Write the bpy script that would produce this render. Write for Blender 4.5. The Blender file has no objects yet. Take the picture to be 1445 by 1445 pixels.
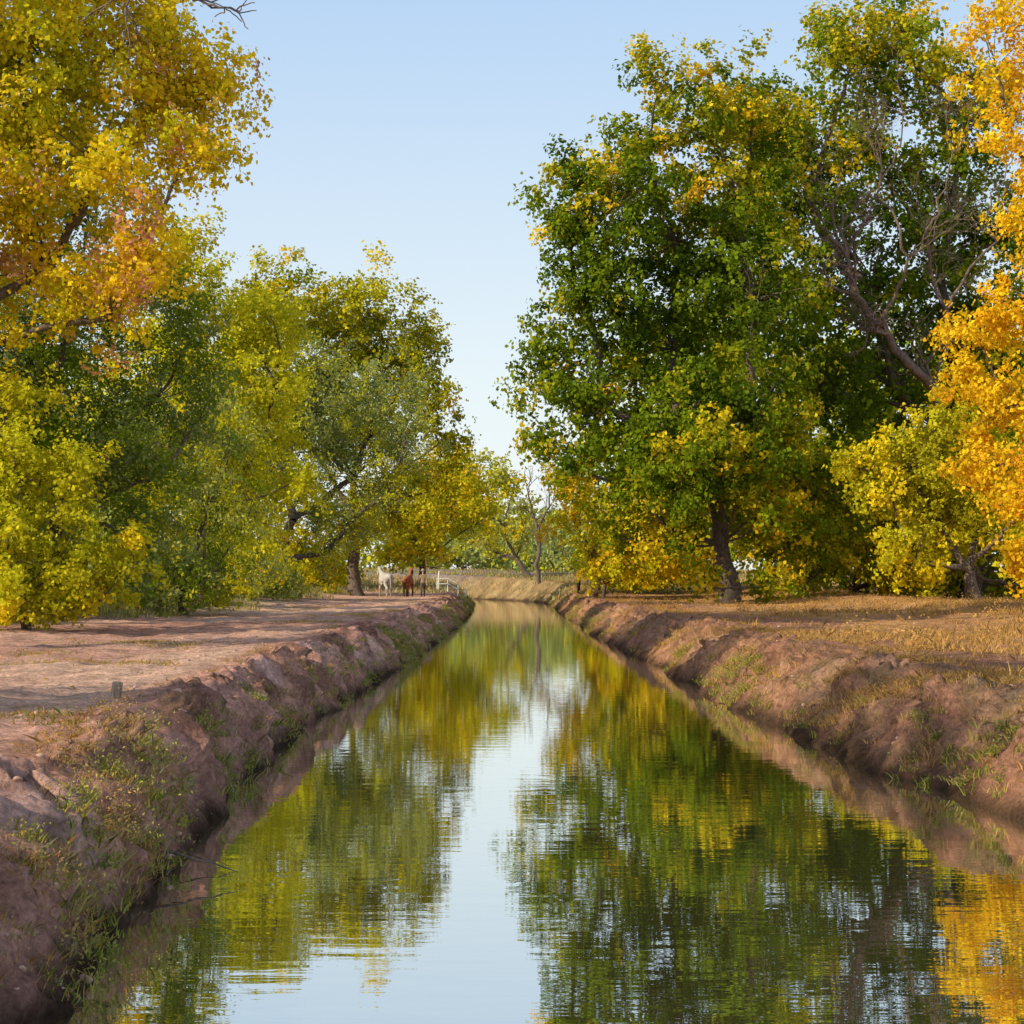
import bpy, math, random
import numpy as np
from mathutils import Vector
rng=np.random.default_rng(7); random.seed(7)
scene=bpy.context.scene
# ------------------------------------------------------------- noise
def _h(i,j,k):
    n=(i.astype(np.int64)*374761393+j.astype(np.int64)*668265263+k.astype(np.int64)*2147483647)&0xffffffff
    n=((n^(n>>13))*1274126177)&0xffffffff
    n=n^(n>>16)
    return (n&0xffff)/65535.0
def vn(x,y,z=0.0):
    x=np.asarray(x,float); y=np.asarray(y,float); z=np.zeros_like(x)+z
    i=np.floor(x);j=np.floor(y);k=np.floor(z)
    u=x-i;v=y-j;w=z-k
    u=u*u*(3-2*u);v=v*v*(3-2*v);w=w*w*(3-2*w)
    r=0
    for a in (0,1):
        for b in (0,1):
            for c in (0,1):
                r=r+_h(i+a,j+b,k+c)*(u if a else 1-u)*(v if b else 1-v)*(w if c else 1-w)
    return r*2-1
def fbm(x,y,z=0.0,o=4):
    r=0;a=1.0;s=1.0
    for q in range(o):
        r=r+a*vn(x*s+q*17.3,y*s+q*9.1,z*s+q*5.7); a*=.5; s*=2.03
    return r
def sstep(a,b,x):
    t=np.clip((x-a)/(b-a),0,1); return t*t*(3-2*t)
# ------------------------------------------------------------- mesh helper
def add_mesh(name,V,F,mat,cols=None,smooth=False,parent=None):
    V=np.asarray(V,np.float32);F=np.asarray(F,np.int32)
    me=bpy.data.meshes.new(name)
    me.vertices.add(len(V)); me.vertices.foreach_set("co",V.ravel())
    m,k=F.shape
    me.loops.add(m*k); me.loops.foreach_set("vertex_index",F.ravel())
    me.polygons.add(m); me.polygons.foreach_set("loop_start",np.arange(m,dtype=np.int32)*k)
    me.update(calc_edges=True)
    if smooth: me.polygons.foreach_set("use_smooth",np.ones(m,bool))
    if cols is not None:
        c=np.ones((len(V),4),np.float32); c[:,:3]=cols
        a=me.attributes.new("Col",'FLOAT_COLOR','POINT'); a.data.foreach_set("color",c.ravel())
    me.materials.append(mat)
    ob=bpy.data.objects.new(name,me); scene.collection.objects.link(ob)
    if parent: ob.parent=parent
    return ob
def empty(name):
    e=bpy.data.objects.new(name,None); scene.collection.objects.link(e); return e
# ------------------------------------------------------------- materials
def newmat(name):
    m=bpy.data.materials.new(name); m.use_nodes=True; nt=m.node_tree; nt.nodes.clear()
    o=nt.nodes.new('ShaderNodeOutputMaterial'); return m,nt,o
def mat_leaf(name,trans=0.45):
    m,nt,o=newmat(name); N=nt.nodes; L=nt.links
    at=N.new('ShaderNodeAttribute'); at.attribute_name="Col"
    d=N.new('ShaderNodeBsdfDiffuse'); t=N.new('ShaderNodeBsdfTranslucent')
    L.new(at.outputs['Color'],d.inputs['Color']); L.new(at.outputs['Color'],t.inputs['Color'])
    a=N.new('ShaderNodeMixShader'); a.inputs[0].default_value=trans
    L.new(d.outputs[0],a.inputs[1]); L.new(t.outputs[0],a.inputs[2]); L.new(a.outputs[0],o.inputs[0]); return m
def mat_simple(name,c1,c2,scale=6,rough=.85,bump=.4,stretch=(1,1,1),dist=.03):
    m,nt,o=newmat(name); N=nt.nodes; L=nt.links
    p=N.new('ShaderNodeBsdfPrincipled'); p.inputs['Roughness'].default_value=rough
    tc=N.new('ShaderNodeTexCoord'); mp=N.new('ShaderNodeMapping'); mp.inputs['Scale'].default_value=stretch
    L.new(tc.outputs['Object'],mp.inputs[0])
    n=N.new('ShaderNodeTexNoise'); n.inputs['Scale'].default_value=scale; n.inputs['Detail'].default_value=6
    L.new(mp.outputs[0],n.inputs['Vector'])
    r=N.new('ShaderNodeValToRGB'); r.color_ramp.elements[0].position=.35; r.color_ramp.elements[1].position=.65
    r.color_ramp.elements[0].color=(*c1,1); r.color_ramp.elements[1].color=(*c2,1)
    L.new(n.outputs['Fac'],r.inputs[0]); L.new(r.outputs[0],p.inputs['Base Color'])
    bm=N.new('ShaderNodeBump'); bm.inputs['Strength'].default_value=bump; bm.inputs['Distance'].default_value=dist
    L.new(n.outputs['Fac'],bm.inputs['Height']); L.new(bm.outputs[0],p.inputs['Normal']); L.new(p.outputs[0],o.inputs[0]); return m
LEAF=mat_leaf("leaf_foliage",.45); GRASS=mat_leaf("grass_blades",.3)
BARK=mat_simple("bark",(.06,.042,.032),(.19,.14,.105),scale=5,stretch=(3,3,.7),bump=.8)
DEADBARK=mat_simple("weathered_bark",(.09,.058,.045),(.23,.16,.125),scale=5,stretch=(3,3,.7),bump=.6)
def mat_ground():
    m,nt,o=newmat("dirt_ground"); N=nt.nodes; L=nt.links
    p=N.new('ShaderNodeBsdfDiffuse'); p.inputs['Roughness'].default_value=.3
    at=N.new('ShaderNodeAttribute'); at.attribute_name="Col"
    tc=N.new('ShaderNodeTexCoord')
    n1=N.new('ShaderNodeTexNoise'); n1.inputs['Scale'].default_value=1.9; n1.inputs['Detail'].default_value=9; n1.inputs['Roughness'].default_value=.72
    n2=N.new('ShaderNodeTexNoise'); n2.inputs['Scale'].default_value=16; n2.inputs['Detail'].default_value=6; n2.inputs['Roughness'].default_value=.75
    L.new(tc.outputs['Object'],n1.inputs['Vector']); L.new(tc.outputs['Object'],n2.inputs['Vector'])
    m1=N.new('ShaderNodeMapRange'); m1.inputs[1].default_value=.3; m1.inputs[2].default_value=.7; m1.inputs[3].default_value=.5; m1.inputs[4].default_value=1.55
    m2=N.new('ShaderNodeMapRange'); m2.inputs[1].default_value=.3; m2.inputs[2].default_value=.7; m2.inputs[3].default_value=.5; m2.inputs[4].default_value=1.55
    L.new(n1.outputs['Fac'],m1.inputs[0]); L.new(n2.outputs['Fac'],m2.inputs[0])
    mu=N.new('ShaderNodeMath'); mu.operation='MULTIPLY'; L.new(m1.outputs[0],mu.inputs[0]); L.new(m2.outputs[0],mu.inputs[1])
    vm=N.new('ShaderNodeVectorMath'); vm.operation='SCALE'; L.new(at.outputs['Color'],vm.inputs[0]); L.new(mu.outputs[0],vm.inputs['Scale'])
    L.new(vm.outputs[0],p.inputs['Color'])
    ad=N.new('ShaderNodeMath'); ad.operation='MULTIPLY_ADD'; L.new(n1.outputs['Fac'],ad.inputs[0]); ad.inputs[1].default_value=2.0; L.new(n2.outputs['Fac'],ad.inputs[2])
    b=N.new('ShaderNodeBump'); b.inputs['Strength'].default_value=1; b.inputs['Distance'].default_value=.09
    L.new(ad.outputs[0],b.inputs['Height']); L.new(b.outputs[0],p.inputs['Normal']); L.new(p.outputs[0],o.inputs[0]); return m
GROUND=mat_ground()
def mat_water():
    m,nt,o=newmat("canal_water"); N=nt.nodes; L=nt.links
    d=N.new('ShaderNodeBsdfDiffuse'); d.inputs['Color'].default_value=(.12,.11,.045,1)
    g=N.new('ShaderNodeBsdfGlossy'); g.inputs['Roughness'].default_value=.008; g.inputs['Color'].default_value=(.98,.98,.95,1)
    tc=N.new('ShaderNodeTexCoord')
    mp=N.new('ShaderNodeMapping'); mp.inputs['Scale'].default_value=(.6,2.6,1); L.new(tc.outputs['Object'],mp.inputs[0])
    n=N.new('ShaderNodeTexNoise'); n.inputs['Scale'].default_value=1.8; n.inputs['Detail'].default_value=3; n.inputs['Roughness'].default_value=.5
    L.new(mp.outputs[0],n.inputs['Vector'])
    b=N.new('ShaderNodeBump'); b.inputs['Strength'].default_value=1; b.inputs['Distance'].default_value=.0014
    L.new(n.outputs['Fac'],b.inputs['Height'])
    f=N.new('ShaderNodeFresnel'); f.inputs['IOR'].default_value=1.33; L.new(b.outputs[0],f.inputs['Normal'])
    pw=N.new('ShaderNodeMath'); pw.operation='POWER'; pw.inputs[1].default_value=.12; L.new(f.outputs[0],pw.inputs[0])
    L.new(b.outputs[0],g.inputs['Normal'])
    mx=N.new('ShaderNodeMixShader'); L.new(pw.outputs[0],mx.inputs[0]); L.new(d.outputs[0],mx.inputs[1]); L.new(g.outputs[0],mx.inputs[2]); L.new(mx.outputs[0],o.inputs[0]); return m
WATER=mat_water()
# ------------------------------------------------------------- terrain
D=[-20,0,9,12.5,15.4,18.7,25,43,72,100,150]
WLt=[-2.2,-2.2,-2.25,-2.46,-2.7,-2.9,-2.95,-2.6,-2.3,-2.2,-2.8]
TLt=[-3.0,-3.0,-3.2,-3.4,-3.5,-3.6,-3.8,-4.0,-4.0,-4.1,-4.8]
WRt=[5.2,5.2,5.1,4.9,4.7,4.2,4.0,3.75,3.5,3.6,3.9]
TRt=[7.2,7.1,6.9,6.6,6.3,5.9,5.8,5.8,5.6,5.6,6.2]
def bend(y):
    return np.where(y<150,0,np.where(y<260,-.0045*(y-150)**2,-54.45-.99*(np.maximum(y,260)-260)))
def ramp(y): return sstep(100,250,y)*2.3
rows=[-8.0]
while rows[-1]<2600:
    y=rows[-1]; rows.append(y+(.3 if y<6 else .06 if y<13.3 else y*.0045 if y<45 else (y*.0075 if y<300 else y*.04)))
rows=np.array(rows); R=len(rows)
e=lambda t,seed,a: np.interp(rows,D,t)+a*fbm(rows*.55,rows*0+seed,0,5)
wl=e(WLt,3.3,.13)+bend(rows); tl=e(TLt,8.1,.15)+bend(rows); wr=e(WRt,12.7,.17)+bend(rows); tr=e(TRt,20.3,.24)+bend(rows)
def outw(n,s0,mx):
    o=[0.0];st=s0
    while o[-1]<mx: o.append(o[-1]+st); st*=1.05
    return np.array(o[1:])
outs=outw(0,.045,1500)
S=np.linspace(-.35,1,54)
X=[];SS=[];SD=[]
for o_ in outs[::-1]: X.append(tl-o_); SS.append(np.full(R,1+o_)); SD.append(-1)
for s in S[::-1]: X.append(wl+(tl-wl)*s); SS.append(np.full(R,s)); SD.append(-1)
wl0=wl+(tl-wl)*-.35; wr0=wr+(tr-wr)*-.35
for q in np.linspace(0,1,10)[1:-1]: X.append(wl0+(wr0-wl0)*q); SS.append(np.full(R,-.5)); SD.append(0)
for s in S: X.append(wr+(tr-wr)*s); SS.append(np.full(R,s)); SD.append(1)
for o_ in outs: X.append(tr+o_); SS.append(np.full(R,1+o_)); SD.append(1)
X=np.array(X).T; SS=np.array(SS).T; SD=np.array(SD)[None,:]+0*X; Y=rows[:,None]+0*X
C=X.shape[1]
p=np.clip(SS,0,1)
prof=-1.0+(1-(1-p)**np.where(SD<0,1.9,2.3))*1.0
low=np.where(SS<0,SS*2.2,0)
O=np.maximum(SS-1,0)
Z=prof+low
Z=np.where(SD==0,-1.9,Z)
top=sstep(.35,1,SS)
faceW=np.exp(-((SS-.5)/.45)**2)
near=1-sstep(60,200,Y)*.6
fw2=faceW*(1-sstep(110,150,Y)*.7)
rill=fbm(Y*1.5+X*.35,X*.5,3.0,4); ridg=1-np.abs(fbm(Y*.9+.5*X,X*.35,9.0,4))
lump=fbm(X*1.6,Y*1.6,2.0,5)
disp=fw2*(.14*rill+.28*(ridg-.6)+.13*lump+.09*(1-2*np.abs(vn(X*4.5,Y*4.5,5.)))+.08*fbm(X*7,Y*6,4.,4))
Z=Z+disp*np.where(SS>-.1,1,0)
X=X+np.where(SD<0,1,-1)*np.where(SD==0,0,1)*fw2*(.19*fbm(Y*1.1,Z*2.0,5.0,4)+.13*fbm(Y*4,Z*5,2.0,4))
Z=Z+top*(.045*fbm(X*.7,Y*.7,1.0,5)+.03*fbm(X*3,Y*3,7,4))*near
Z=Z+top*(.12*np.clip(O/8,0,1)*fbm(X*.13,Y*.09,4.0,3))
for c0 in (2.3,4.1):
    Z=Z-np.where(SD<0,1,0)*.045*np.exp(-((O-c0-.3*vn(Y*.05,Y*0,3))/.28)**2)
Z=Z+np.clip(ramp(Y),0,9)*sstep(.2,1,SS)
Z=Z+np.where(SD<0,1,0)*.35*np.exp(-((O-11)/3.)**2)+np.where(SD>0,1,0)*.35*np.exp(-((O-13)/4.)**2)*sstep(30,60,Y)
def C3(*c): return np.array(c)[None,None,:]
def mix(a,b,t): return a*(1-t[...,None])+b*t[...,None]
big=fbm(X*.25,Y*.18,6.,4); med=fbm(X*1.1,Y*1.1,16.,4); fin=fbm(X*3.1,Y*3.1,26.,4)
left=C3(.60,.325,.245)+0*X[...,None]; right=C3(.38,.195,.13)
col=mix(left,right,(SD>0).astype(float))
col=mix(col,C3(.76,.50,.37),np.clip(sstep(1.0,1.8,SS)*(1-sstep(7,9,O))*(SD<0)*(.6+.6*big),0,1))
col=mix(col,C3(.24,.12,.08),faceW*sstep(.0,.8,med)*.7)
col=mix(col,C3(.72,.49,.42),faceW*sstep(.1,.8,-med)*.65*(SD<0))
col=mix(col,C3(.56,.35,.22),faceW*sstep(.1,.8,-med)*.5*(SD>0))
col=mix(col,C3(.24,.18,.08),faceW*sstep(.25,.8,fin)*.55)
col=mix(col,C3(.22,.21,.06),sstep(7,10,O+big*2)*(SD<0)*.8)
col=mix(col,C3(.60,.34,.13),sstep(1.0,4,O+big*2.5)*(SD>0)*.75)
col=mix(col,C3(.44,.23,.13),sstep(.1,.7,big)*(SD>0)*top*.6)
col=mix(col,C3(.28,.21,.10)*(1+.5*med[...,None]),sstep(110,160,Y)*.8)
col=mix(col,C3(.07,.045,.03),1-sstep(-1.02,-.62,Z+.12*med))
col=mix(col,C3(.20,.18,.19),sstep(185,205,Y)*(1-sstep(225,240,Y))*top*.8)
col=np.clip(col,.01,.9)
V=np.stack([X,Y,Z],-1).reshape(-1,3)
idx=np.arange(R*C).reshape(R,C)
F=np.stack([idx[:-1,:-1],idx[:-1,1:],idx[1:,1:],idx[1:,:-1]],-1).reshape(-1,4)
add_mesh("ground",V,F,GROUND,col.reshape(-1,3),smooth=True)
A=np.zeros((R,C)); A[:-1,:-1]=np.abs((X[:-1,1:]-X[:-1,:-1])*(Y[1:,:-1]-Y[:-1,:-1]))
Yp=np.maximum(Y,5.0)
def gz(x,y):
    i=int(np.argmin(np.abs(rows-y))); return float(np.interp(x,X[i],Z[i]))
def scatter(mask,n):
    w=np.nan_to_num((A*mask).ravel()); w=np.clip(w,0,None)[:R*C-C-1]; w=w/w.sum()
    cs=np.cumsum(w); k=np.minimum(np.searchsorted(cs,rng.random(n)*cs[-1]),R*C-C-2)
    a=rng.random(n);b=rng.random(n)
    return V[k]*((1-a)*(1-b))[:,None]+V[k+1]*(a*(1-b))[:,None]+V[k+C]*((1-a)*b)[:,None]+V[k+C+1]*(a*b)[:,None]
# ------------------------------------------------------------- water
wy=rows[(rows<420)]; wa=wl[:len(wy)]-1.2; wb=wr[:len(wy)]+1.2
q=np.linspace(0,1,5)
WX=wa[:,None]+(wb-wa)[:,None]*q[None,:]; WY=wy[:,None]+0*WX
WV=np.stack([WX,WY,0*WX-1.0],-1).reshape(-1,3); ii=np.arange(WX.size).reshape(WX.shape)
add_mesh("canal_water",WV,np.stack([ii[:-1,:-1],ii[:-1,1:],ii[1:,1:],ii[1:,:-1]],-1).reshape(-1,4),WATER)
# ------------------------------------------------------------- leaves
def unit(v): return v/(np.linalg.norm(v,axis=-1,keepdims=True)+1e-9)
def leaf_geo(P,Nrm,size,cols,asp=.8):
    n=len(P); t=unit(np.cross(Nrm,rng.normal(size=(n,3)))); b=np.cross(Nrm,t)
    s=(size*(.6+.8*rng.random(n)))[:,None]
    v0=P-t*s*.5; v2=P+t*s*.55; v1=P+b*s*.5*asp-t*s*.08+Nrm*s*.12; v3=P-b*s*.5*asp-t*s*.08+Nrm*s*.12
    Vv=np.stack([v0,v1,v2,v3],1).reshape(-1,3); Ff=np.arange(4*n).reshape(n,4)
    return Vv,Ff,np.repeat(cols,4,0)
def grad(stops,t):
    stops=np.array(stops); x=np.clip(t,0,.9999)*(len(stops)-1); i=x.astype(int); f=(x-i)[:,None]
    return stops[i]*(1-f)+stops[np.minimum(i+1,len(stops)-1)]*f
class Tubes:
    def __init__(s): s.V=[];s.F=[];s.n=0
    def add(s,P,r,k=6):
        P=np.array(P,float);r=np.array(r,float);m=len(P)
        T=np.gradient(P,axis=0);T=unit(T)
        up=np.array([.31,.95,.05]); U=unit(np.cross(T,up+0*T)); W=np.cross(T,U)
        a=np.arange(k)/k*2*np.pi
        ring=P[:,None,:]+r[:,None,None]*(np.cos(a)[None,:,None]*U[:,None,:]+np.sin(a)[None,:,None]*W[:,None,:])
        s.V.append(ring.reshape(-1,3)); i=np.arange(m*k).reshape(m,k)+s.n
        j=np.roll(i,-1,1)
        s.F.append(np.stack([i[:-1],j[:-1],j[1:],i[1:]],-1).reshape(-1,4)); s.n+=m*k
    def build(s,name,mat,parent=None):
        return add_mesh(name,np.concatenate(s.V),np.concatenate(s.F),mat,smooth=True,parent=parent)
def wig(a,b,n,amp,sag=0.):
    a=np.array(a,float);b=np.array(b,float);t=np.linspace(0,1,n)[:,None]
    P=a*(1-t)+b*t; L=np.linalg.norm(b-a)
    o=rng.normal(size=(n,3))*amp*L; o=np.cumsum(o,0)/2; o=o-o[-1]*t; o[0]=0
    P=P+o; P[:,2]+=(sag*L*np.sin(t[:,0]*np.pi)); return P
G={ 'deep':(.10,.16,.012),'green':(.21,.29,.014),'olive':(.42,.39,.018),'lime':(.63,.60,.025),'yel':(.88,.67,.025),
 'gold':(.92,.57,.025),'orange':(.92,.45,.03),'rust':(.64,.33,.18),'grey':(.27,.33,.11),'greyl':(.45,.49,.15)}
def g(*n): return [G[i] for i in n]
def tree(name,base,blobs,stops,leaf=.17,lai=3.0,rc=.85,trunk=.35,bias=0.,fork=.3,spread=.45,depth=1.0,mids=None,asp=.9,jc=.28,twig=1.0,warp=1.0,LS=1.12):
    leaf=leaf*LS; lai=lai*1.12
    E=empty(name); base=np.array([base[0],base[1],gz(base[0],base[1])-.15])
    B=[]
    for b in blobs:
        if len(b)==3: x,z,r=b; y=base[1]+rng.uniform(-1,1)*depth*r*.9
        else: x,y,z,r=b
        B.append((x,y,z,r))
    B=np.array(B); cen=np.average(B[:,:3],axis=0,weights=B[:,3]**2)
    ext=np.max(np.linalg.norm((B[:,:3]-cen),axis=1)+B[:,3]*.8)
    T=Tubes()
    H=B[:,2].max()-base[2]
    fk=base+ (np.array([cen[0]-base[0],cen[1]-base[1],0])*.25)+np.array([0,0,H*fork])
    nodes=[base]+([np.array(m_,float) for m_ in mids] if mids else [fk])
    par=[-1]+list(range(len(nodes)-1)); cost=[0]
    for i in range(1,len(nodes)): cost.append(cost[-1]+np.linalg.norm(nodes[i]-nodes[i-1])*.3)
    lo=max(1,len(nodes)-2) if mids else 1
    order=np.argsort(np.linalg.norm(B[:,:3]-nodes[-1],axis=1))
    bn={}
    for bi in order:
        c=B[bi,:3]-np.array([0,0,B[bi,3]*.25])
        best=min(range(lo,len(nodes)),key=lambda k:np.linalg.norm(nodes[k]-c)*(1.0+ (0.6 if nodes[k][2]>c[2] else 0))+cost[k]*.6)
        nodes.append(c); par.append(best); cost.append(cost[best]+np.linalg.norm(nodes[best]-c)); bn[bi]=len(nodes)-1
    wgt=np.zeros(len(nodes))
    for bi,k in bn.items():
        q=k
        while q!=-1: wgt[q]+=B[bi,3]**1.6; q=par[q]
    rad=trunk*np.sqrt(wgt/wgt[0])
    for k in range(1,len(nodes)):
        pk=par[k]; r0=rad[k]*(1.0 if pk>0 else 1.35)
        T.add(wig(nodes[pk],nodes[k],9,.035),np.linspace(min(r0,rad[pk]*1.3),rad[k]*.72,9),8)
    LP=[];LN=[];LC=[]
    for bi,(x,y,z,r) in enumerate(B):
        nc=int(max(6,3.0*(r/rc)**2))
        d=unit(rng.normal(size=(nc,3))); rr=r*(rng.random(nc)**.42)*(1+.22*rng.random(nc))
        cc=np.array([x,y,z])+d*rr[:,None]*np.array([1,1*depth,.92])
        cc=cc+warp*r*.12*rng.normal(size=(nc,3))
        cc[:,2]=np.maximum(cc[:,2],base[2]+.25+.5*rng.random(nc))
        crad=rc*(.55+.8*rng.random(nc))*min(1,r/1.6+.35)
        node=nodes[bn[bi]]
        for i in range(nc):
            if rng.random()<.5*twig:
                T.add(wig(node,cc[i],5,.06,.04),np.linspace(min(.07,max(.02,rad[bn[bi]]*.25)),.008,5),3)
        nl=int(lai*math.pi*r*r/(leaf*leaf*.45))
        w=crad**2; ci=rng.choice(nc,size=nl,p=w/w.sum())
        ns=14; sub=rng.normal(size=(nc,ns,3))*.5; sub[:,:,2]*=.8
        si=rng.integers(0,ns,nl)
        P=cc[ci]+(sub[ci,si]+rng.normal(size=(nl,3))*.2)*crad[ci][:,None]
        P[:,2]=np.maximum(P[:,2],base[2]+.1+.3*rng.random(nl))
        out=unit(P-np.array([x,y,z]))*.5+unit(P-cen)*.3
        LN.append(unit(rng.normal(size=(nl,3))*.6+out+np.array([0,0,.25])))
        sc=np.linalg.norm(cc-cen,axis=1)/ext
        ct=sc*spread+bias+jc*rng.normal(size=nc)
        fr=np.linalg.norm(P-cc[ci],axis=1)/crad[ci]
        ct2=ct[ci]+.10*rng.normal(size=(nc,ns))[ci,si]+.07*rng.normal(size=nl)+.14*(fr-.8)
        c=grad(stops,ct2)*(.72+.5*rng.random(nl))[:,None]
        LP.append(P);LC.append(c)
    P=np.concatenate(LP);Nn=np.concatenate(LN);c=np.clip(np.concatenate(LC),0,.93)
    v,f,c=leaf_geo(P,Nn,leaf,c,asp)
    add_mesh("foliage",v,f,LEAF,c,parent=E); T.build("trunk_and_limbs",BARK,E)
    return len(f)
tot=0
tot+=tree("offframe_shade_tree",(-15.5,40),[(-10.9,13.8,2.4),(-8.5,13.2,1.8),(-7.1,13.1,1.2),(-9.4,11.2,2.0),(-7.7,10.9,1.2),(-11.2,9.3,2.0),(-8.5,9.0,1.4),(-10.4,16.4,2.3),(-8.2,14.7,1.2),(-12.6,11.6,2.2),(-9.3,7.6,1.2),(-13.5,13.3,3.0),(-13.9,16.,3.2),(-14.4,8.5,2.8),(-12.5,19.5,3),(-17,13,3.3),(-18,17,3.3)],
  g('lime','lime','yel','yel','yel','gold','rust','rust'),leaf=.115,lai=2.6,rc=.6,trunk=.4,spread=.62,bias=-.03,jc=.22,LS=1.0)
tot+=tree("offframe_shade_tree",(-12.3,47),[(-11.8,9.2,1.9),(-9.9,9.2,1.5),(-12.6,6.8,2.1),(-9.9,6.7,1.7),(-11.4,4.6,1.9),(-9.5,4.4,1.3),(-8.6,6.0,1.1),(-8.8,8.2,1.1),(-13.7,8.3,2.2),(-13.6,4.5,2.0),(-11.4,11.2,1.4),(-9.9,2.4,1.3),(-15.5,8,2.5),(-15.5,5,2.4)],
  g('green','green','grey','grey','olive'),leaf=.12,lai=2.6,rc=.6,trunk=.28,asp=.55,bias=.08,LS=1.05)
tot+=tree("young_cottonwood_tree",(-10.7,38),[(-10.7,3.6,1.1),(-9.2,3.2,1.0),(-10.9,1.9,1.1),(-9.7,1.7,1.0),(-12.2,3,1.5),(-12.3,1.4,1.2),(-11.4,4.9,1.1),(-8.5,1.6,.8),(-10.3,.9,.9),(-8.9,.9,.7),(-10.8,36.5,.9,.8)],
  g('olive','lime','lime','yel'),leaf=.1,lai=2.5,rc=.45,trunk=.1,fork=.2,spread=.5,bias=.1,LS=.9)
tot+=tree("willow_shrub",(-10.9,58),[(-12,1.9,1.6),(-10.2,4.1,1.8),(-9.9,1.8,1.4),(-11.6,6.2,1.8),(-13.5,4,2),(-14,7,2),(-8.5,1.3,1.1),(-9.0,3.2,1.3),(-9.6,6.2,1.4)],
  g('green','greyl','lime','lime'),leaf=.12,lai=2.6,rc=.55,trunk=.14,fork=.12,asp=.5,spread=.4,bias=.2)
tot+=tree("offframe_shade_tree",(-12.6,70),[(-12.2,12,1.9),(-10.3,11.3,1.8),(-11.7,8.9,2.2),(-9.5,12.,1.3),(-12.6,5.4,2),(-10.2,7.3,1.9),(-14.5,10,2.5),(-15,6,2.5),(-10.3,4,1.7),(-13.5,14,2),(-9.5,9.3,1.4),(-9.9,1.9,1.5),(-8.8,5.4,1.2)],
  g('lime','lime','lime','yel'),leaf=.14,lai=2.6,rc=.65,trunk=.26,spread=.5,bias=.1)
tot+=tree("willow_tree",(-13.7,98),[(-11,11.9,3.5),(-7.4,12.5,2.7),(-13,8.8,3.2),(-9,8.0,3.2),(-5.8,9.6,2.2),(-11.6,5.6,1.8),(-14.8,12,3),(-6.9,6.6,2.0),(-9.2,4.6,1.7),(-15.5,4,2.2),(-10.6,3.0,1.3)],
  g('grey','grey','greyl','lime','lime'),leaf=.16,lai=2.4,rc=.8,trunk=.42,fork=.25,asp=.55,mids=[(-13.0,97.6,2.3),(-12.2,97.4,4.6)],spread=.5,bias=.2)
tot+=tree("offframe_shade_tree",(-10,116),[(-15,20.4,2.9),(-12.6,19.0,2.9),(-8.8,19.3,2.9),(-6.3,16.3,2.3),(-5.3,13.5,2.4),(-4.6,10.8,2.0),(-7.6,17.0,3.1),(-11.1,16.5,3.8),(-17.8,18.0,3),(-4.3,8.0,2.0),(-7.2,6.6,2.4),(-5.6,5.,1.5),(-9.5,12,4),(-14,13,4),(-18,12,4),(-18,7,3.5),(-9.8,5.4,2.2),(-12.8,4,2.6),(-3.4,6.6,1.5),(-12.6,2.4,1.8)],
  g('green','olive','olive','lime','yel','gold'),leaf=.2,lai=2.6,rc=.9,trunk=.4,spread=.65,bias=-.04,jc=.2)
tot+=tree("offframe_shade_tree",(-7.6,150),[(-3.6,8.6,2.6),(-5.6,6.3,2.3),(-2.5,6.6,1.8),(-7,9,3),(-8,5.5,2.6),(-4.8,11,2.4),(-9.5,3.5,2.2),(-6.5,3.8,1.5)],
  g('olive','lime','yel','gold'),leaf=.26,lai=2.4,rc=.9,trunk=.3,spread=.5,bias=.1)
tot+=tree("offframe_shade_tree",(2.6,190),[(-5.5,12,3.0),(-1.5,13.2,2.4),(.8,10.9,2.3),(-4,7.8,2.9),(-.2,7.8,2.3),(-8,10,3),(1.9,8.,1.8),(-2,5,2),(1.6,5,1.6)],
  g('olive','lime','greyl','yel'),leaf=.3,lai=2.2,rc=1.,trunk=.3,spread=.5,bias=.1,fork=.2)
tot+=tree("offframe_shade_tree",(11.3,86),[(7.3,23.8,2.4),(10.2,25.2,2.3),(7.6,25.9,1.6),(5.4,20.3,2.8),(3.6,20.4,1.7),(3.3,18.4,1.7),(3.4,16,1.9),(4.4,14.9,2.7),(2.3,13.0,1.6),(1.9,11.0,1.6),(5.1,10.5,3.0),(8.8,19.5,3.9),(8.8,14.2,3.9),(8.8,9.4,3.3),(3.4,7.2,1.7),(6.4,6.3,2.4),(12.3,10.3,3.2),(12.2,21,3.3),(1.9,8.9,1.4),(8.2,82.5,5.6,2.0),(12.6,16,3.5),(13.5,6,2.2),(12.8,25.5,2.6),(10,82.5,7.8,2.4),(11.8,83,6.4,1.9),(3.6,22.5,1.2),(8.3,4,1.6),(13,83,4.3,1.5),(5.8,3.6,1.5),(9.4,82,1.0,.9),(12.9,82,1.2,1.1)],
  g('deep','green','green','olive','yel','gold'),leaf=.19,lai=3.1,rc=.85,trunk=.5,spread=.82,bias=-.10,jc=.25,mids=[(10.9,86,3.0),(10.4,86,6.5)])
tot+=tree("offframe_shade_tree",(26.5,97),[(14.9,28.4,2.9),(19.2,30.3,3.3),(22.8,31.2,3.0),(17.3,23.6,4.1),(22.4,25.6,4.2),(26.3,28,3.2),(15.3,17.7,3.9),(20.4,18.5,3.8),(25.2,20.4,3.6),(17.3,12.9,4),(22,12.9,3.6),(16.5,7.8,3.4),(20.4,7.4,3.2),(28,14,4),(29,22,4),(14.3,22.6,2.6),(25,8,3.5),(19.5,4,2.6),(23.5,3.5,2.6),(15.5,3.5,2.5),(17,27,2.8),(25,16,3),(19.5,32.3,1.8),(22.5,33.2,1.6)],
  g('deep','green','green','olive','yel','gold'),leaf=.21,lai=2.8,rc=.95,trunk=.6,spread=.75,bias=-.10,jc=.25)
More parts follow.
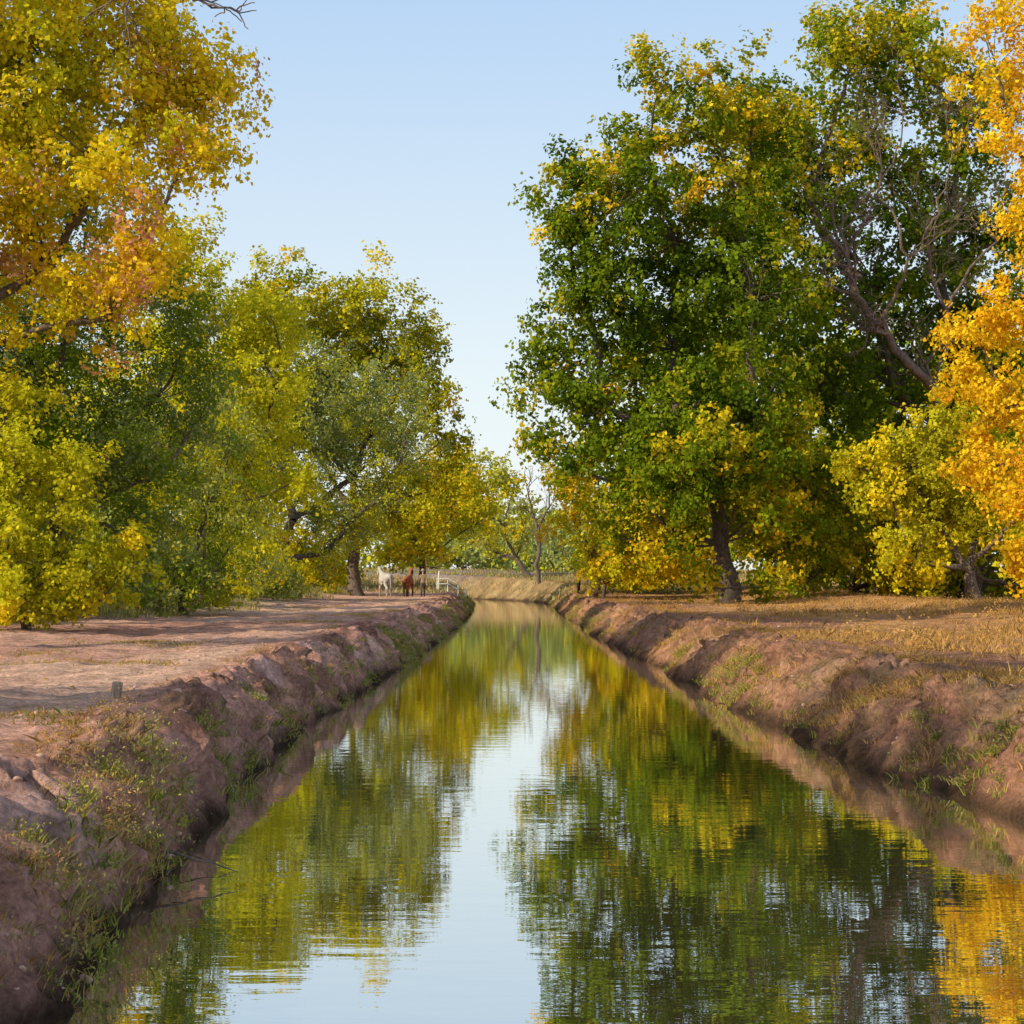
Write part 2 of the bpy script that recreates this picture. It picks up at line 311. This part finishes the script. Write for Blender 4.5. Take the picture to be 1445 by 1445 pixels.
tot+=tree("golden_cottonwood_tree",(17.2,50),[(14.8,16.9,1.3),(15.3,14.6,.9),(16.5,18,2),(15.2,9.6,1.2),(14.2,8.3,1.0),(14.8,6.7,1.6),(14.6,4.9,1.3),(15.3,3.4,1.3),(16.7,12,1.6),(17,8,2.2),(18,5,2),(17.5,15,2.5),(13.6,7.3,.7),(15.6,1.9,1.0)],
  g('gold','yel','gold','orange'),leaf=.125,lai=2.7,rc=.55,trunk=.26,spread=.45,bias=.05,LS=1.0)
tot+=tree("young_cottonwood_tree",(20.8,75),[(18,6.5,1.9),(19.3,4.2,1.9),(17,4.9,1.5),(18,2.4,1.5),(21,3.8,1.7),(21.5,6.4,1.9),(19.8,8,1.7),(23,5,2),(16.8,2.4,1.2),(15.9,6.4,1.3)],
  g('olive','lime','yel','yel'),leaf=.15,lai=2.5,rc=.6,trunk=.3,spread=.4,bias=.02,fork=.2)
tot+=tree("golden_shrub",(5.4,104),[(4.2,5.2,1.7),(4.0,7.2,1.5),(5.2,3.2,1.6),(7.4,2.6,1.7),(6.4,5,1.9),(9.0,2.4,1.6),(11,2.8,1.8),(5.5,1.6,1.2),(8.5,5,2)],
  g('lime','yel','gold','gold'),leaf=.18,lai=2.5,rc=.6,trunk=.16,fork=.15,spread=.4,bias=-.05)
tot+=tree("cottonwood_sapling",(15.5,88),[(14.5,3.2,2.),(17.2,3.2,2.2),(13.6,5.8,2.0),(16,6,2.3),(13.2,3.6,1.3),(14.3,8.4,2.0),(18.5,6.5,2),(13.7,1.6,1.1),(16,1.6,1.3)],
  g('green','olive','lime','yel'),leaf=.17,lai=2.5,rc=.7,trunk=.18,fork=.15,spread=.4,bias=.05)
# out-of-frame trees added beside the viewpoint to cast dappled shade on the track
tot+=tree("offframe_shade_tree",(-15.5,10),[(-14,7.5,2.2),(-16.5,9,2.4),(-13,10,1.8),(-17,12,2.4),(-14.5,12.5,1.8),(-18,7,2)],g('lime','yel','gold'),leaf=.17,lai=1.2,rc=.7,trunk=.3)
tot+=tree("offframe_shade_tree",(-16.5,26),[(-15,6.5,2.2),(-17.5,8,2.4),(-14.5,9.5,1.9),(-18,11,2.4),(-15.5,12.5,1.8)],g('lime','yel','gold'),leaf=.17,lai=1.1,rc=.7,trunk=.3)
def thicket(name,x0,x1,y0,y1,zmax,n,stops,leaf,rmin,rmax,lai=1.8,bias=.1):
    bl=[]
    for i in range(n):
        x=rng.uniform(x0,x1);y=rng.uniform(y0,y1);r=rng.uniform(rmin,rmax);z=gz(x,y)+rng.uniform(r*.5,zmax)
        bl.append((x,y,z,r))
    return tree(name,((x0+x1)/2,(y0+y1)/2),bl,stops,leaf=leaf,lai=lai,rc=rmax*.33,trunk=.3,spread=.4,bias=bias,twig=.25,fork=.05)
tot+=thicket("distant_trees",-42,-18,125,150,15,24,g('green','olive','grey','lime'),.36,2.5,4)
tot+=thicket("distant_trees",-28,-15.5,72,100,9,14,g('green','olive','lime','yel'),.26,1.8,3)
tot+=thicket("distant_trees",9,44,118,140,19,42,g('green','green','olive','lime'),.38,2.8,4.4)
tot+=thicket("distant_trees",10,34,102,113,10,30,g('green','olive','olive','lime'),.32,2.2,3.4)
tot+=thicket("distant_trees",22,40,84,98,7,16,g('green','olive','lime','yel'),.28,1.8,3)
tot+=thicket("distant_trees",-24,30,262,300,10,50,g('greyl','greyl','lime','lime'),.65,2.8,4.6)  # far rows: distance haze put into the leaf colour as paler, greyer stops
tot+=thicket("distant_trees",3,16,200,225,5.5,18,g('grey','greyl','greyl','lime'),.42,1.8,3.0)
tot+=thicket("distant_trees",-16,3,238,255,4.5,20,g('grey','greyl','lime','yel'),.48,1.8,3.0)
tot+=thicket("distant_trees",-19,-13.4,42,58,8,12,g('deep','green','olive','lime'),.16,1.4,2.2)
tot+=thicket("roadside_bushes",7.5,14,120,165,3.0,18,g('green','olive','yel','gold'),.26,1.2,2.2)
tot+=thicket("roadside_bushes",-18,-12.5,118,150,2.2,14,g('green','olive','lime','yel'),.24,1.0,1.9)
tot+=thicket("verge_shrubs",-14.5,-11.2,44,98,2.0,26,g('green','greyl','lime','yel'),.14,.8,1.5)
print("LEAVES",tot)
# ------------------------------------------------------------- bare trees
def bare(name,limbs,lv,seed,mat,r0,up=.35,ln=.72,rk=.32,ns=2):
    E=empty(name); T=Tubes(); rg=random.Random(seed)
    def grow(p,d,L,r,l):
        q=p+d*L; T.add(wig(p,q,6,.09,.02),np.linspace(r,r*.62,6),6 if l>2 else 3)
        if l==0: return
        for k in range(rg.choice([2,3,3])):
            nd=unit(d+np.array([rg.gauss(0,.6),rg.gauss(0,.5),rg.gauss(up*.4,.5)]))
            grow(q if k<2 else p+d*L*.6,nd,L*rg.uniform(ln-.12,ln+.12),r*.6,l-1)
    for path,rr in limbs:
        P=np.array(path,float); n=len(P); fine=[]
        for i in range(n-1): fine+=list(wig(P[i],P[i+1],7,.11)[:-1])
        fine.append(P[-1]); rad=np.linspace(rr,rr*.35,len(fine)); T.add(fine,rad,8)
        for i in range(1,n):
            for k in range(ns):
                d0=unit(P[i]-P[i-1]); nd=unit(d0*.6+np.array([rg.gauss(0,.7),rg.gauss(0,.4),rg.gauss(up,.5)]))
                grow(P[i],nd,r0,max(.03,rr*rk),lv)
    T.build("trunk_and_branches",mat,E)
b0=gz(24.5,90)
bare("dead_cottonwood_tree",[([(25.2,92,b0-.2),(24.2,91.5,7),(22.8,90,11.2),(20.2,89,14.0),(18.4,88.5,16),(17.8,88,18)],.34),
  ([(22.8,90,11.2),(23.4,89.5,15.5),(22.2,89,19.6),(23.5,88.5,23.6)],.11),([(20.2,89,14),(21,88,18),(19.6,88,22),(20.8,88,25.5)],.10),([(23.4,89.5,15.5),(25.9,89,19),(26.5,89,23)],.09),([(18.4,88.5,16),(17.2,88,19.5),(17.6,88,23)],.08)],4,5,DEADBARK,1.5,up=.3,rk=.36,ns=3)
b1=gz(3.4,172)
bare("dead_tree",[([(3.6,172,b1-.2),(3.4,172,4.5),(3.0,172,7.2),(2.4,172,9.4)],.26),([(3.2,172,5.6),(4.2,172,8.2),(4.4,172,10.4)],.16)],3,9,BARK,1.3,up=.6)
bare("bare_branch_tree",[([(-15.5,36,gz(-15.5,36)-.2),(-14.8,36,8),(-12.5,35.5,13.6),(-9.8,35,14.3),(-8.0,35,13.9),(-7.0,35,13.4)],.16)],2,12,DEADBARK,.8,up=.1)
# ------------------------------------------------------------- grasses
def blades(name,P,h,w,stops,tb=0,nb=9,rad=.12,lean=.5,mat=GRASS):
    n=len(P)*nb; Q=np.repeat(P,nb,0); a=rng.random(n)*6.283; rr=rad*np.sqrt(rng.random(n))
    off=np.stack([np.cos(a)*rr,np.sin(a)*rr,0*a],1); Q=Q+off; Q[:,2]-=.02
    H=h*(.45+.8*rng.random(n))*np.repeat(.5+1.0*rng.random(len(P)),nb)
    a2=rng.random(n)*6.283; tipd=np.stack([np.cos(a2)*lean*rng.random(n)+off[:,0]/rad*.4*lean,np.sin(a2)*lean*rng.random(n)+off[:,1]/rad*.4*lean,np.ones(n)],1)*H[:,None]
    a3=rng.random(n)*6.283; wv=np.stack([np.cos(a3),np.sin(a3),0*a3],1)*w*.5
    mid=tipd*.55; mid[:,:2]*=.55
    Vv=np.stack([Q-wv,Q+wv,Q+mid+wv*.8,Q+tipd,Q+mid-wv*.8],1).reshape(-1,3)
    Ff=np.arange(5*n).reshape(n,5)
    t=np.repeat(rng.random(len(P)),nb)+.15*rng.normal(size=n)+tb
    c=grad(stops,t)*(.75+.5*rng.random(n))[:,None]
    return add_mesh(name,Vv,Ff,mat,np.repeat(c,5,0))
dry=[(.32,.17,.06),(.54,.30,.09),(.66,.41,.14),(.46,.28,.09)]
grn=[(.15,.18,.03),(.28,.31,.05),(.42,.40,.08),(.46,.34,.12)]
sage=[(.28,.31,.15),(.42,.44,.21),(.52,.48,.20)]
vis=(Y>6)
patch=fbm(X*.5,Y*.28,31.,3)
lg=scatter(vis*(SD<0)*sstep(7.0,9.5,O+patch*2)*(O<22)*(Y>25)*(Y<150)/(Yp/40)**1.3,5600)
blades("verge_grass",lg,.34,.03,grn+sage,nb=10,rad=.2)
lp=scatter(vis*(SD<0)*(O>.05)*(O<7)*(Y<130)*(Y>14)*sstep(.3,.7,patch)/(Yp/20)**1.0,2200)
blades("track_grass",lp,.06,.01,grn+dry,nb=12,rad=.16,lean=1.2)
rgp=scatter(vis*(SD>0)*(O>.3)*(O<26)*(Y>14)*(Y<200)*(.05+sstep(.0,.5,patch)*.9+.5*sstep(5,10,O))/(Yp/40)**1.3,12000)
blades("dry_grass",rgp,.15,.02,dry+dry[1:3],nb=12,rad=.22,lean=1.1)
rb=scatter(vis*(SD>0)*(SS>.10)*(SS<1.8)*(Y<170)*(.08+sstep(.1,.6,fbm(X*.7,Y*.6,71.,4)))/(Yp/20)**1.1,5600)
blades("bank_dry_grass",rb,.085,.008,dry+[dry[2]],nb=16,rad=.15,lean=1.5)
rw=scatter(vis*(SD>0)*(SS>.0)*(SS<.35)*(Y<170)*(.06+sstep(.1,.6,fbm(X*0,Y*.33,44.,3)))/(Yp/20)**1.1,1900)
blades("bank_weeds",rw,.10,.012,dry[:1]+grn+dry[1:2],nb=14,rad=.12,lean=1.3)
lw=scatter(vis*(SD<0)*(SS>.0)*(SS<.5)*(Y<170)*(.08+sstep(.1,.6,fbm(X*0,Y*.33,54.,3)))*(.12+sstep(16,26,Y))/(Yp/20)**1.1,2800)
blades("waterline_weeds",lw,.09,.012,grn+sage[:1]+dry[:1],nb=13,rad=.12,lean=1.4)
lf=scatter(vis*(SD<0)*(SS>.1)*(SS<1.3)*(Y<120)*(.06+sstep(.15,.7,fbm(X*.8,Y*.8,64.,3)))/(Yp/20)**1.1,1500)
blades("bank_dry_stalks",lf,.05,.005,dry+sage[:1],nb=14,rad=.15,lean=2.0)
fg=scatter(vis*(SS>.15)*(Y>125)*(Y<300)*(X>-40)*(X<40),7500)
blades("far_grass",fg,.34,.08,dry+sage+grn[:2],nb=6,rad=.5)
def weeds(name,P,r,n,size,stops):
    k=len(P); rr=r*(.4+rng.random(k)); ci=np.repeat(np.arange(k),n)
    d=rng.normal(size=(k*n,3))*.5*rr[ci][:,None]; d[:,2]=np.abs(d[:,2])*.8
    c=grad(stops,np.repeat(rng.random(k),n)+.1*rng.normal(size=k*n))*(.7+.5*rng.random(k*n))[:,None]
    v,f,c=leaf_geo(P[ci]+d,unit(rng.normal(size=(k*n,3))+np.array([0,0,.5])),size,c,.5); add_mesh(name,v,f,GRASS,c)
weeds("leafy_bank_weeds",np.concatenate([rw[::5],lw[::4]]),.18,130,.026,grn+sage[:1])
weeds("dry_bank_weeds",np.concatenate([rb[::8],lf[::14]]),.15,90,.02,dry+sage[:1])
weeds("verge_bushes",lg[::18],.55,170,.09,sage+grn)
weeds("tumbleweed_shrubs",rgp[::50],.4,170,.06,dry)
def clods(name,P,smin,smax,mat):
    VV=[];FF=[];n=0
    import bmesh
    bm=bmesh.new(); bmesh.ops.create_icosphere(bm,subdivisions=2,radius=1); bv=np.array([v.co[:] for v in bm.verts]); bf=np.array([[v.index for v in f.verts] for f in bm.faces]); bm.free()
    for p_ in P:
        s=smin+(smax-smin)*rng.random()**3; o=rng.random(3)*50
        k=1+.35*fbm(bv[:,0]*1.3+o[0],bv[:,1]*1.3+o[1],bv[:,2]*1.3+o[2],3)
        VV.append(bv*k[:,None]*s*np.array([1,rng.uniform(.7,1.2),rng.uniform(.5,.8)])+p_); FF.append(bf+n); n+=len(bv)
    return add_mesh(name,np.concatenate(VV),np.concatenate(FF),mat,smooth=True)
CLOD=mat_simple("clod_dirt",(.32,.18,.13),(.58,.37,.28),scale=9,bump=.6)
clods("dirt_clods",scatter(vis*(SD!=0)*(SS>.05)*(SS<2.5)*(Y<60)/(Yp/10)**1.4,1300),.008,.045,CLOD)
lit=scatter(vis*(SD!=0)*(SS>.9)*(O<12)*(Y<90)/(Yp/15)**1.4,5000); lit[:,2]+=.012
v,f,c=leaf_geo(lit,unit(rng.normal(size=(len(lit),3))*.3+np.array([0,0,1])),.045,grad(g('rust','gold','yel','rust'),rng.random(len(lit)))*.6)
add_mesh("fallen_leaves",v,f,LEAF,c)
T=Tubes(); T.add(wig((-2.75,12.7,-.8),(-1.95,12.5,-.93),8,.03),np.linspace(.014,.004,8),5); T.add(wig((-2.6,13.2,-.85),(-2.1,13.0,-.97),7,.03),np.linspace(.01,.003,7),5); T.build("fallen_twig",DEADBARK)
# ------------------------------------------------------------- posts
WOOD=mat_simple("weathered_wood",(.20,.14,.095),(.46,.34,.24),scale=6,stretch=(4,4,.5))
DARKW=mat_simple("dark_wood",(.04,.03,.025),(.10,.075,.06),scale=6,stretch=(4,4,.5))
WHT=mat_simple("white_paint",(.62,.62,.6),(.8,.8,.78),scale=8,bump=.1)
def post(name,x,y,h,r,mat,k=10,lean=.03):
    z=gz(x,y); T=Tubes(); zz=[-.3,0,h*.5,h*.97,h,h+.001]; rr=[r*1.05,r*1.03,r,r*.97,r*.85,.001]
    T.add([(x+lean*q,y,z+q) for q in zz],rr,k); return T.build(name,mat)
post("wooden_post",-3.95,17.3,.22,.055,WOOD,lean=.1)
post("fence_post",5.75,100,.9,.11,DARKW,lean=.1); post("fence_post",5.5,128,1.1,.12,DARKW)
post("white_marker_post",-5.3,135,1.5,.08,WHT); post("white_marker_post",-3.3,140,1.0,.08,WHT)
E=empty("pipe_gate")
for x_ in (-5.2,-4.4,-3.6):
    z=gz(x_,130); T=Tubes(); T.add([(x_,130,z-.3),(x_,130,z+.5),(x_,130,z+1.05)],[.055,.055,.055],8); T.build("gate_post",WHT,E)
for hh in (.6,1.0):
    T=Tubes(); T.add([(-5.2,129.91,gz(-5.2,130)+hh),(-4.4,129.91,gz(-4.4,130)+hh),(-3.6,129.91,gz(-3.6,130)+hh)],[.04]*3,8); T.build("rail",WHT,E)
# ------------------------------------------------------------- figures (skin surfaces)
def skinned(name,verts,edges,radii,mats,colf,loc,yaw,root=0):
    me=bpy.data.meshes.new("skel"); me.from_pydata(verts,edges,[]); ob=bpy.data.objects.new("skel",me); scene.collection.objects.link(ob)
    m=ob.modifiers.new("s",'SKIN')
    for i,v_ in enumerate(me.skin_vertices[0].data):
        r=radii[i]; v_.radius=(r,r) if not isinstance(r,tuple) else r; v_.use_root=(i==root)
    s=ob.modifiers.new("ss",'SUBSURF'); s.levels=2; s.render_levels=2
    dg=bpy.context.evaluated_depsgraph_get(); nm=bpy.data.meshes.new_from_object(ob.evaluated_get(dg))
    bpy.data.objects.remove(ob)
    nm.materials.clear()
    for q_ in mats: nm.materials.append(q_)
    for p_ in nm.polygons: p_.material_index=colf(p_.center); p_.use_smooth=True
    o=bpy.data.objects.new("body",nm); scene.collection.objects.link(o); E=empty(name); o.parent=E
    E.location=loc; E.rotation_euler=(0,0,yaw); return E
def horse(name,x,y,yaw,c,cd,headz=0,ph=1,sc=1.0):
    Vh=[(0,-.55,1.22),(0,-.1,1.14),(0,.4,1.16),(0,.66,1.34),(0,.92,1.58+headz*.5),(0,1.12,1.78+headz),(0,1.3,1.62+headz),(0,1.44,1.42+headz),
        (0,-.8,1.2),(0,-.96,1.14),(0,-1.04,.85),(0,-1.02,.5)]
    Rr=[(.29,.28),(.31,.31),(.26,.31),(.17,.22),(.11,.16),(.09,.12),(.075,.1),(.055,.065),.22,.06,.065,.03]
    Ed=[(0,1),(1,2),(2,3),(3,4),(4,5),(5,6),(6,7),(0,8),(8,9),(9,10),(10,11)]
    for s in (-1,1):
        k=.12*s*ph; n=len(Vh)
        Vh+=[(s*.15,-.62,1.0),(s*.18,-.42+k*.5,.80),(s*.16,-.80+k,.50),(s*.16,-.74+k*1.3,.15),(s*.16,-.68+k*1.3,.05)]; Rr+=[.17,.125,.06,.045,.06]
        Ed+=[(0,n),(n,n+1),(n+1,n+2),(n+2,n+3),(n+3,n+4)]
        n=len(Vh); k=-k
        Vh+=[(s*.15,.46,.95),(s*.16,.38+k*.4,.74),(s*.16,.44+k,.44),(s*.16,.40+k*1.2,.14),(s*.16,.45+k*1.2,.05)]; Rr+=[.14,.09,.055,.04,.055]
        Ed+=[(2,n),(n,n+1),(n+1,n+2),(n+2,n+3),(n+3,n+4)]
        n=len(Vh); Vh+=[(s*.07,1.10,1.93+headz)]; Rr+=[.025]; Ed+=[(5,n)]
    A1=mat_simple(name+"_coat",c,tuple(q*1.35 for q in c),scale=3,bump=.05); A2=mat_simple(name+"_mane",cd,tuple(q*1.4 for q in cd),scale=6,bump=.1)
    def cf(p): 
        if p.y<-.93 : return 1
        if p.z<.45: return 1
        return 0
    E=skinned(name,Vh,Ed,Rr,[A1,A2],cf,(x,y,gz(x,y)-.02),yaw); E.scale=(sc,)*3
    T=Tubes()
    for i in range(14):
        t=i/13; a=np.array([0,.62+.5*t,1.52+(.38+headz)*t]); T.add([a,a+np.array([.06,-.03,-.05]),a+np.array([.13,-.05,-.22])],[.03,.03,.008],5)
    T.build("mane",A2,E)
horse("grey_horse",-7.9,112,math.radians(22),(.36,.345,.33),(.22,.20,.19),-.1,sc=1.12)
horse("chestnut_horse",-6.45,113,math.radians(-8),(.28,.085,.03),(.07,.035,.02),0,-1,sc=1.02)
def person(name,x,y,yaw):
    Vp=[(0,0,.96),(0,.0,1.12),(0,.01,1.34),(0,.01,1.47),(0,.02,1.56),(0,.03,1.66),(0,.03,1.72)]
    Rr=[(.16,.11),(.14,.10),(.18,.115),(.07,.065),(.055,.06),(.085,.1),(.07,.085)]
    Ed=[(0,1),(1,2),(2,3),(3,4),(4,5),(5,6)]
    for s in (-1,1):
        n=len(Vp); k=.2*s
        Vp+=[(s*.10,0,.86),(s*.10,.04+k*.6,.5),(s*.10,-.02+k*1.2,.1),(s*.105,.10+k*1.2,.045)]; Rr+=[.095,.065,.045,.045]; Ed+=[(0,n),(n,n+1),(n+1,n+2),(n+2,n+3)]
        n=len(Vp); k=-k
        Vp+=[(s*.2,0,1.4),(s*.25,k*.3-.02,1.13),(s*.25,k*.9+.06,.90),(s*.25,k*1.1+.08,.82)]; Rr+=[.065,.048,.036,.035]; Ed+=[(2,n),(n,n+1),(n+1,n+2),(n+2,n+3)]
        h=n+3
        for f_ in range(5):
            n=len(Vp); Vp+=[(s*.25+(.0 if f_<4 else -s*.03),k*1.1+.05+f_*.018,.74-.01*(f_%3)+(.04 if f_==4 else 0))]; Rr+=[.009]; Ed+=[(h,n)]
    M=[mat_simple("trousers_denim",(.07,.06,.05),(.12,.10,.08),bump=.1),mat_simple("tan_jacket",(.26,.18,.10),(.38,.27,.17),bump=.1),mat_simple("skin",(.42,.26,.19),(.5,.32,.24),bump=.02),mat_simple("boot_leather",(.05,.03,.02),(.09,.055,.035),bump=.1),mat_simple("straw_hat",(.35,.26,.15),(.45,.34,.2),scale=20)]
    def cf(p):
        if p.z<.13: return 3
        if abs(p.x)>.2 and p.z<.87: return 2
        if p.z<.94 and abs(p.x)<.2: return 0
        if p.z<1.5: return 1
        return 2
    E=skinned(name,Vp,Ed,Rr,M[:4],cf,(x,y,gz(x,y)-.01),yaw)
    T=Tubes(); T.add([(0,.03,1.725),(0,.03,1.728),(0,.03,1.735),(0,.03,1.80),(0,.03,1.85),(0,.03,1.86)],[.02,.17,.165,.1,.085,.01],16)
    T.build("hat",M[4],E)
person("person",-5.45,112.5,math.radians(5))
# ------------------------------------------------------------- light, sky, camera
s=Vector((-.78,-.44,.45)).normalized()
sun=bpy.data.lights.new("sun",'SUN'); sun.energy=5.0; sun.angle=math.radians(.5); sun.color=(1,.86,.60)
so=bpy.data.objects.new("sun",sun); scene.collection.objects.link(so); so.rotation_euler=s.to_track_quat('Z','Y').to_euler(); so.location=(-60,-40,50)
w=bpy.data.worlds.new("World"); scene.world=w; w.use_nodes=True; nt=w.node_tree; nt.nodes.clear()
sk=nt.nodes.new('ShaderNodeTexSky'); sk.sky_type='NISHITA'; sk.sun_disc=False
sk.sun_elevation=math.asin(s.z); sk.sun_rotation=math.atan2(s.x,s.y); sk.air_density=1.0; sk.dust_density=1.0; sk.ozone_density=1.5
tcw=nt.nodes.new('ShaderNodeTexCoord'); sx=nt.nodes.new('ShaderNodeSeparateXYZ'); nt.links.new(tcw.outputs['Generated'],sx.inputs[0])
rp=nt.nodes.new('ShaderNodeValToRGB'); nt.links.new(sx.outputs['Z'],rp.inputs[0])
K=1/.15
els=rp.color_ramp.elements; els[0].position=0.0; els[0].color=(.98,1.0,1.0,1); els[1].position=1.0; els[1].color=(.50,.56,.72,1)
for ps,cc_ in ((.12,(.88,.97,1.0)),(.34,(.52,.73,1.0)),(.55,(.48,.60,.82))):
    el=els.new(ps); el.color=(*cc_,1)
hz=nt.nodes.new('ShaderNodeVectorMath'); hz.operation='SCALE'; hz.inputs['Scale'].default_value=K; nt.links.new(rp.outputs[0],hz.inputs[0])
mx=nt.nodes.new('ShaderNodeMix'); mx.data_type='RGBA'; mx.inputs[0].default_value=.82
nt.links.new(sk.outputs[0],mx.inputs[6]); nt.links.new(hz.outputs[0],mx.inputs[7])
bg=nt.nodes.new('ShaderNodeBackground'); bg.inputs['Strength'].default_value=.15; wo=nt.nodes.new('ShaderNodeOutputWorld')
nt.links.new(mx.outputs[2],bg.inputs[0]); nt.links.new(bg.outputs[0],wo.inputs[0])
cam=bpy.data.cameras.new("camera"); co=bpy.data.objects.new("camera",cam); scene.collection.objects.link(co)
cam.sensor_width=36; cam.angle=2*math.atan(722.5/2400); cam.clip_end=6000; cam.clip_start=.1
co.location=(0,0,1.2); co.rotation_euler=(math.radians(90+2.27),0,math.radians(-.22)); scene.camera=co
scene.view_settings.view_transform='Standard'; scene.view_settings.look='None'; scene.view_settings.exposure=0
